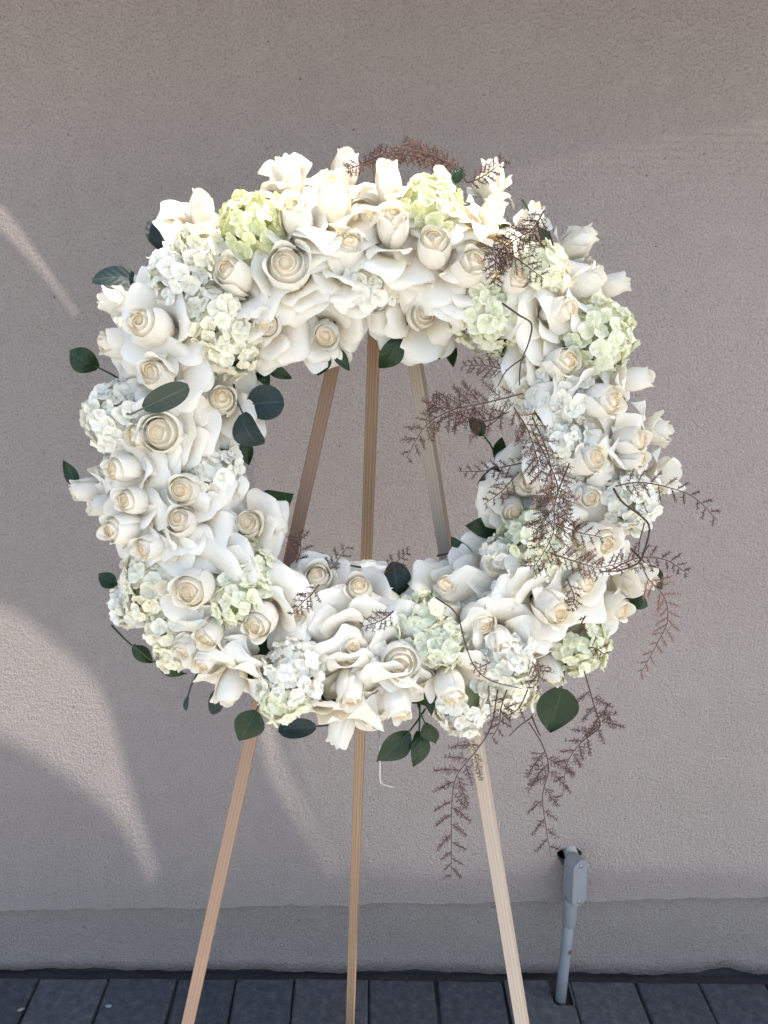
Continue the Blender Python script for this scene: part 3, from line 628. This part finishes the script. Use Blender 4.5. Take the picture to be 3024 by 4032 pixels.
for s in (-1, 1):
    b = MB(); b.tube([(0, -.0185, s * .044), (0, -.0198, s * .044), (0, -.0206, s * .044)], [.0042, .0042, .003], 12); b.build('screw', M_SCREW, lid)
b = MB(); b.tube([cp(.4385, -.026, .316), cp(.437, -.020, .327), cp(.4355, -.008, .333), cp(.435, .03, .333)], [.0165, .016, .0145, .0145], 20); b.build('elbow_neck', M_PVC, con)
for i, (x, z, s) in enumerate(((.4395, .113, .0045), (.4405, .088, .003))):
    b = MB(); r = [(s * (1 + .3 * math.sin(3 * t)) * math.cos(t), -.0006 * math.cos(t), 1.3 * s * math.sin(t)) for t in np.linspace(0, 2 * math.pi, 9)[:-1]]
    b.v = r + [(0, -.0012, 0)]; b.f = [((k + 1) % 8, k, 8) for k in range(8)]; b.t = [0] * 9; b.u = [(0, 0, 0)] * 9
    b.build('rust_spot', M_RUST, con, Matrix.Translation(cp(x - .002, -.0515 + .004 * i, z)) @ Matrix.Rotation(.55, 4, 'Z'))

# ------------------------------------------------------------------ easel
TILT = rad(11)
W = Matrix.Translation((.011, -.44, 1.306)) @ Matrix.Rotation(rad(90) - TILT, 4, 'X')     # wreath frame: x right, y up the face, z out of it
def wp(x, y, z): return W @ Vector((x, y, z))
eas = tag(empty('easel', Matrix.Translation((0, -.42, gz(0)))), 'wooden three-legged easel holding up the flower wreath', 'easel')
def stick(name, a, b, hw, hd, mat, facing):
    a = Vector(a); b = Vector(b); d = (a - b); L = d.length; z = d.normalized()
    y = Vector(facing); y = (y - z * y.dot(z)).normalized(); x = y.cross(z)
    M = Matrix((x, y, z)).transposed().to_4x4(); M.translation = b - Vector(eas.location)
    m = MB(); m.box((0, 0, L / 2), (hw, hd, L / 2), .0009)
    return m.build(name, mat, eas, M, smooth=False)
def down(p, q):       # carry the line p-q on to the ground
    k = (q.z - gz(q.x)) / (p.z - q.z); return q + (q - p) * k
l0, l1 = wp(-.0458, .1336, -.092), wp(-.2692, -.8173, -.092)
r0, r1 = wp(.0549, .1310, -.092), wp(.2116, -.8298, -.092)
apex_l = l0 + (l0 - l1) * .205; apex_r = r0 + (r0 - r1) * .205
front = W.to_3x3() @ Vector((0, 0, 1))
stick('leg', apex_l, down(l0, l1), .0086, .0082, M_WOOD_L, front)
stick('leg', apex_r, down(r0, r1), .0086, .0082, M_WOOD_R, (front + Vector((-.42, 0, 0))))
m0, m1 = Vector((0.0228, -0.3120, 1.6400)), Vector((-0.0397, -0.1453, 0.0000))
stick('leg', m0, m1, .0082, .0082, M_WOOD_M, Vector((-.12, -1, 0)))
b = MB(); b.box((0, 0, 0), (.034, .014, .02), .002)
b.build('hinge_block', M_WOOD_R, eas, Matrix.Translation(wp(.012, .322, -.112) - Vector(eas.location)) @ Matrix.Rotation(-TILT, 4, 'X'), smooth=False)
for px, py in ((-.19, -.27), (.145, -.27)):     # pegs under the wreath's back that carry it
    p = wp(px * .72, py, -.084) - Vector(eas.location); q = wp(px * .72, py, -.03) - Vector(eas.location)
    b = MB(); b.tube([p, q], .004, 10); b.build('peg', M_WOOD_R, eas)

# ------------------------------------------------------------------ flower wreath
wr = tag(empty('flower_wreath', W), 'large round funeral wreath of white roses, pale hydrangeas and dark dried fern', 'wreath')
RM = .255
b = MB(); P = np.zeros((97, 24, 3)); 
for i in range(97):
    a = 2 * math.pi * i / 96
    for j in range(24):
        t = 2 * math.pi * j / 24; q = .056 + .007 * math.sin(9 * a + 2 * t) + .004 * math.sin(31 * a - 3 * t)
        rr = RM + q * math.cos(t); P[i, j] = (.003 + rr * math.cos(a), -.012 + rr * math.sin(a), -.005 + .85 * q * math.sin(t))
b.grid(P, closed=True); b.build('ring_base', M_MOSS, wr)

def petal(L, Wd, b0, b1, cup, curl, az, r0, z0, tone0=0.0, tone1=0.35, n=13, pw=1.4, ruff=.03, point=.28, twist=0.0, rim=0.0):
    """one petal as a bent, cupped sheet; returns the grid in the rose frame (z along the bud)"""
    vs = np.linspace(0, 1, n); us = np.linspace(-1, 1, n)
    V, U = np.meshgrid(vs, us, indexing='ij')
    pe = RNG.uniform(1.15, 2.3); v2 = V * (1 - point * np.abs(U) ** pe * V)
    fine = np.linspace(0, 1, 80)
    th = rad(b0) + (rad(b1) - rad(b0)) * fine ** pw + rad(rim) * np.maximum(0, (fine - .70) / .30) ** 1.6
    rc = np.concatenate([[0], np.cumsum(np.sin(th[:-1]) / 79 * L)]); zc = np.concatenate([[0], np.cumsum(np.cos(th[:-1]) / 79 * L)])
    R = np.interp(v2, fine, rc) + r0; Z = np.interp(v2, fine, zc) + z0; TH = np.interp(v2, fine, th)
    w = Wd * (.30 + .70 * np.sin(math.pi / 2 * np.minimum(V / .6, 1))) * (1 - .30 * np.maximum(0, (V - .6) / .4) ** 2)
    c = cup * (1 - V) + RNG.uniform(-.1, .4) - curl * .5 * V ** 3
    c = np.where(np.abs(c) < .05, .05, c)
    lat = w * np.sin(c * U) / c
    nn = w * (1 - np.cos(c * U)) / c
    sk = RNG.uniform(-.4, .4)
    nn = nn - curl * w * 1.9 * np.maximum(0, np.abs(U - sk) - .27) ** 1.5 * np.maximum(0, V - .42) ** .9
    k = RNG.uniform(2, 4, 3); ph = RNG.uniform(0, 6.3, 4)
    nn = nn + ruff * L * V ** 1.5 * (np.sin(k[0] * U + ph[0]) * .8 + np.sin(k[1] * 2 * U + 3 * V + ph[1]) * .35)
    nn = nn + ruff * L * RNG.uniform(-1.3, .7) * np.maximum(0, V - .80) / .2 * (1 + .8 * np.sin(5 * U + ph[2]))
    nn = nn + .006 * L * np.sin(9 * U + 4 * V + ph[3]) * V
    R2 = R - np.cos(TH) * nn; Z2 = Z + np.sin(TH) * nn
    lat = lat + twist * V * V * L
    ca, sa = math.cos(az), math.sin(az)
    P = np.stack([R2 * ca - lat * sa, R2 * sa + lat * ca, Z2], -1)
    tone = tone0 + (tone1 - tone0) * (1 - V) ** 1.5
    return P, tone, np.stack([U, V, 0 * U], -1)

def bud_petal(R, H, az, half, close, asym, lipf, drop, n=11, z0=0.0, t0=.05, t1=.3):
    V, U = np.meshgrid(np.linspace(0, 1, n), np.linspace(-1, 1, n + 2), indexing='ij')
    vv = V * (1 - drop * np.abs(U) ** 2.4 - .05 * np.sin(3 * U + az))
    r = R * np.sin(math.pi * (.13 + .56 * vv)) * (1 - close * vv ** 3)
    r = r * (1 + asym * U) + lipf * R * np.maximum(0, vv - .80) / .2 * np.maximum(0, vv - .80) / .2
    a = az + U * half * (1 - .12 * V)
    z = z0 + H * vv
    return np.stack([r * np.cos(a), r * np.sin(a), z], -1), t0 + (t1 - t0) * (1 - V), np.stack([U, V, 0 * U], -1)

def sub(name, grid, par):
    b = MB(); b.grid(*grid); return b.build(name, M_ROSE, par)

ROSE_LABEL = {'c': 'closed white rose bud seen from its side', 'o': 'wide open cream-centred rose', 'r': None}
def rose(tip, axis, R, S, kind):
    H = {'r': 2.45, 'o': 1.8, 'c': 2.8}[kind] * R; R *= {'r': .86, 'o': .82, 'c': .95}[kind]
    ax = Vector(axis).normalized(); base = Vector(tip) - ax * H
    rs = empty('rose', frame(ax, random.uniform(0, 6.28), base), wr)
    if ROSE_LABEL[kind]: rs['label'] = ROSE_LABEL[kind]
    U = random.uniform
    # heart: one long sheet rolled up
    turns = {'r': 2.3, 'o': 2.3, 'c': 1.8}[kind]; wide = {'r': .30, 'o': .36, 'c': .24}[kind]
    n = int(turns * 16); hand = random.choice((-1, 1))
    V, T = np.meshgrid(np.linspace(0, 1, 6), np.linspace(0, 1, n), indexing='ij')
    ph = U(0, 6)
    rt = R * (.05 + wide * T ** .9) * (1 + .07 * np.sin(T * turns * 2 * math.pi * 1.0 + ph) + .05 * np.sin(T * turns * 4.7))
    rr = rt * (1.12 - .12 * V) + lipgrow(V) * R * .03
    zt = H * (.90 + .07 * T + .018 * np.sin(T * turns * 7 + ph))
    fl = H * .90; z = fl + (zt - fl) * V
    a = hand * T * turns * 2 * math.pi + ph; rr = rr * (1 + U(.08, .22) * np.cos(a - U(0, 6)))
    sub('heart', (np.stack([rr * np.cos(a), rr * np.sin(a), z], -1), .55 + .45 * (1 - T), np.stack([np.sin(a), V, 0 * V], -1)), rs)
    bm_ = MB(); A_, Q_ = np.meshgrid(np.linspace(0, 2 * math.pi, 15)[:-1], np.linspace(.02, 1, 5), indexing='xy')
    bm_.grid(np.stack([R * .66 * Q_ * np.cos(A_), R * .66 * Q_ * np.sin(A_), H * (.912 - .12 * Q_ ** 1.6)], -1), .75 - .25 * Q_, np.stack([np.cos(A_), Q_, 0 * Q_], -1), closed=True)
    bm_.build('heart', M_ROSE, rs)
    # bud petals wrapped round it
    nb = {'r': 7, 'o': 8, 'c': 5}[kind]; az = U(0, 6.28)
    for k in range(nb):
        f = k / (nb - 1); az += rad(U(118, 146))
        Rk = R * (.66 + .34 * f) if kind != 'o' else R * (.74 + .38 * f)
        cl = {'r': .62 - .34 * f, 'o': .54 - .42 * f, 'c': .58 - .25 * f}[kind] + U(-.05, .05)
        sub('petal', bud_petal(Rk, H * (1.0 - .05 * f + U(-.03, .03)), az, rad(105 - 25 * f + U(-8, 8)), cl, hand * .07, .10 + .22 * f, U(.10, .30), t0=.10 - .09 * f, t1=.26), rs)
    # the outer petals, each bent out and rolled back
    if kind == 'r':
        rings = [(2, .80, .52, 14, 66, .9, .6, .72, .02), (3, .96, .64, 42, 88, .5, .8, .62, -.02), (4, 1.04, .68, 58, 98, .3, .8, .45, -.05), (2, 1.0, .64, 78, 100, .2, .6, .3, -.08)]
    elif kind == 'o':
        rings = [(3, .72, .54, 8, 58, 1.0, .4, .80, .04), (4, .90, .62, 36, 82, .5, .7, .65, -.02), (5, 1.04, .66, 56, 96, .3, .7, .45, -.05)]
    else:
        rings = [(3, 1.30, .62, 1, 26, 1.2, .35, .60, .0), (3, 1.1, .58, 34, 95, .6, .8, .45, -.02)]
    S *= 1.03
    for (cnt, lf, wf, b0, b1, cup, curl, r0, z0) in rings:
        az0 = U(0, 6.28)
        for k in range(cnt):
            sc = U(.88, 1.12)
            g = petal(S * lf * sc, S * wf * U(.9, 1.15), b0 + U(-6, 8), b1 + U(-22, 18), cup * U(.7, 1.2), curl * U(.5, 1.5), az0 + 2 * math.pi * k / cnt + U(-.25, .25), R * r0, H * z0,
                      .0, .35, pw=U(.6, 1.05) if kind != 'c' else U(.8, 1.3), ruff=U(.015, .05), point=U(.16, .40), twist=U(-.12, .12), rim=0 if kind == 'c' else random.choice((U(0, 18), U(0, 18), U(15, 60))))
            sub('petal', g, rs)
    return rs
def lipgrow(V): return np.maximum(0, V - .7) / .3
for (x, y, z, ax, ay, az_, R_, S_, kd) in ROSES: rose((x, y, z), (ax, ay, az_), R_, S_, kd)

# hydrangea heads: a dome of small four-petalled florets
def floret_mesh(mat):
    b = MB(); s0 = .0094
    a0 = random.uniform(0, 1); cupa = random.uniform(.05, .5)
    for k in range(4):
        a = a0 + k * math.pi / 2 + random.uniform(-.1, .1); s = s0 * random.uniform(.88, 1.12)
        V, U = np.meshgrid(np.linspace(0, 1, 7), np.linspace(-1, 1, 6), indexing='ij')
        w = s * .70 * np.sin(math.pi * (.08 + .78 * V)) ** .7
        vl = V * (1 - .16 * U ** 2 * V)
        r = s * (.06 + 1.02 * vl); lat = w * U
        zz = s * (cupa * vl ** 1.6 - .12 * (1 - U ** 2) * np.sin(math.pi * V)) + s * random.uniform(.05, .14) * np.sin(U * random.uniform(2, 4) + 5 * V + k) + (k % 2) * .0006 - s * random.uniform(0, .35) * vl ** 3
        P = np.stack([r * math.cos(a) - lat * math.sin(a), r * math.sin(a) + lat * math.cos(a), zz], -1)
        b.grid(P, .9 * (1 - V) ** 2 + .08, np.stack([U, V, 0 * U], -1))
    b.tube([(0, 0, -.0035), (0, 0, .0006)], [.0006, .0009], 5)
    me = mesh('floret', b.v, b.f, True, b.t, b.u); me.materials.append(mat); return me
FLO = {c: [floret_mesh(m) for _ in range(7)] for c, m in M_HYD.items()}
HLAB = {'lime': 'yellow-green hydrangea head', 'green': 'pale green hydrangea head', 'cream': None, 'white': None}
for (c, nrm, r, colr) in HEADS:
    n = Vector(nrm); hd = empty('hydrangea', frame(n, 0, c), wr)
    if HLAB[colr]: hd['label'] = HLAB[colr]
    core = MB(); P = np.zeros((7, 14, 3))
    for i in range(7):
        for j in range(14):
            t = rad(95) * i / 6; a = 2 * math.pi * j / 14; q = r * .62
            P[i, j] = (q * math.sin(t) * math.cos(a), q * math.sin(t) * math.sin(a), q * math.cos(t))
    core.grid(P, closed=True); core.build('head_core', M_CORE, hd)
    area = 2 * math.pi * r * r * 1.15; N = int(min(80, area / (.0140 ** 2)))
    for k in range(N):
        u = (k + .5) / N; t = math.acos(1 - 1.18 * u); a = k * 2.39996 + random.uniform(-.2, .2)
        q = r * random.uniform(.82, 1.06)
        d = Vector((math.sin(t) * math.cos(a), math.sin(t) * math.sin(a), math.cos(t)))
        dd = (d + Vector((random.gauss(0, .3), random.gauss(0, .3), random.gauss(0, .28)))).normalized()
        o = bpy.data.objects.new('floret', random.choice(FLO[colr])); COL.objects.link(o); o.parent = hd
        o.matrix_local = frame(dd, random.uniform(0, 6.3), d * q) @ Matrix.Scale(random.uniform(.85, 1.25), 4)

# leaves tucked between and behind the flowers
for (c, ang, L_, W_, kd) in LEAVES:
    V, U = np.meshgrid(np.linspace(0, 1, 11), np.linspace(-1, 1, 9), indexing='ij')
    if kd == 's': w = W_ / 2 * np.sin(math.pi * np.clip(V * .97 + .03, 0, 1) ** .85) ** .8 * (1 - .25 * V ** 3)
    else: w = W_ / 2 * np.sqrt(np.clip(1 - (2 * np.clip(V, .012, .988) - 1) ** 2, 0, 1)) ** .9
    bend = random.uniform(-.3, 1.5); fold = random.uniform(.05, .4)
    x = L_ * (V - .5); y = w * U; z = fold * np.abs(y) - bend * L_ * (V - .5) ** 2 + .04 * L_ * np.sin(4 * V + U * 2 + ang)
    b = MB(); b.grid(np.stack([x, y, z], -1), None, np.stack([U, V, 0 * U], -1))
    pl = .017 if kd == 'g' else .034
    b.tube([(-L_ * .5 - pl, .002, -bend * L_ * .25 - pl * .47), (-L_ * .5 - .014, 0, -bend * L_ * .25 - .004), (-L_ * .5, 0, -bend * L_ * .25), (-L_ * .2, 0, -.0004 - bend * L_ * .09)], [.0013, .0012, .0011, .0005], 5)
    M = Matrix.Translation(c) @ Matrix.Rotation(rad(ang), 4, 'Z') @ Matrix.Rotation(random.uniform(-.25, .45), 4, 'Y') @ Matrix.Rotation(random.uniform(-.45, .45), 4, 'X')
    o = b.build('leaf', {'s': M_SALAL, 'e': M_EUC, 'g': M_GREY}[kd], wr, M)
    if kd == 'g': o['label'] = 'grey-green eucalyptus leaf lying across the rose petals'

# dried fern: dark stems with side branches of tiny needles
def needle(b, p, d, l, w):
    d = d.normalized(); s = d.orthogonal().normalized(); s = (s * math.cos(random.uniform(0, 3)) + d.cross(s) * math.sin(random.uniform(0, 3))).normalized()
    b.add([p - s * w, p + s * w, p + d * l * .6 + s * w * .8, p + d * l], [(0, 1, 2), (0, 2, 3)])
def sprig(pts, blen, gap, tone, bare):
    sp = empty('fern_sprig', Matrix.Translation(pts[0]), wr); o0 = Vector(pts[0])
    P = [Vector(p) - o0 for p in spline(pts, 40)]
    n = len(P); L = sum((P[i + 1] - P[i]).length for i in range(n - 1))
    st = MB(); st.tube(P, [.0009 * (1 - .65 * i / n) for i in range(n)], 5)
    fo = MB(); s = bare * L; side = 1
    while s < L:
        f = s / L; i = min(int(f * (n - 1)), n - 2); p = P[i] + (P[i + 1] - P[i]) * (f * (n - 1) - i); d = (P[i + 1] - P[i]).normalized()
        lat = d.cross(Vector((0, 0, 1))); lat = lat.normalized() if lat.length > .05 else Vector((1, 0, 0))
        bl = blen * random.uniform(.6, 1.05) * (1 - .70 * f ** 2.0) * min(1, .5 + 1.6 * f + bare)
        dr = (lat * side * random.uniform(.8, 1.0) + d * random.uniform(.45, .8) + Vector((0, 0, random.uniform(-.3, .3)))).normalized()
        m = max(3, int(bl / .0024)); q = p.copy(); tr = [q.copy()]; dd = dr.copy()
        for j in range(m):
            dd = (dd + Vector((0, -.016, 0)) + Vector((random.gauss(0, .018), random.gauss(0, .018), random.gauss(0, .018)))).normalized()
            q = q + dd * (bl / m); tr.append(q.copy())
            l2 = min(.013, bl * .30) * (1 - .72 * (j / m)) * random.uniform(.6, 1.15)
            la = dd.cross(Vector((0, 0, 1))); la = la.normalized() if la.length > .05 else Vector((0, 1, 0))
            sd = 1 if j % 2 else -1
            e = (la * sd * .75 + dd * random.uniform(.55, .9) + Vector((0, 0, random.uniform(-.35, .35)))).normalized()
            needle(fo, q, e, l2, .00042)
            e2 = e.cross(Vector((0, 0, 1)))
            for k in range(int(max(2, l2 / .0011))):
                g = (e * .8 + e2 * (.7 if k % 2 else -.7) + Vector((0, 0, random.gauss(0, .3)))).normalized()
                needle(fo, q + e * l2 * min(.95, 0.12 + .0011 * k / max(l2, .002)), g, random.uniform(.0026, .0046), .00054)
            needle(fo, q, (dd - la * sd * .6).normalized(), random.uniform(.003, .005), .00054)
        st.tube(tr[::3] if len(tr) > 6 else tr, .00045, 4, False)
        side = -side; s += gap * random.uniform(.6, 1.3) * (.75 if tone == 'm' else 1)
    st.build('stem', M_FERN['d'] if tone != 'p' else M_FERN['m'], sp); fo.build('needles', M_FERN[tone], sp, smooth=False)
for a in SPRIGS: sprig(*a)
for pts, r in VINES:
    b = MB(); q = spline(pts, 26); b.tube(q, [r * (1 - .4 * i / 26) for i in range(26)], 6); b.build('vine_stem', M_VINE, wr)
b = MB(); q = [Vector(p) for p in HOOK]
b.tube(q, .0011, 8); hk = b.build('wire_hook', M_STEEL, wr)
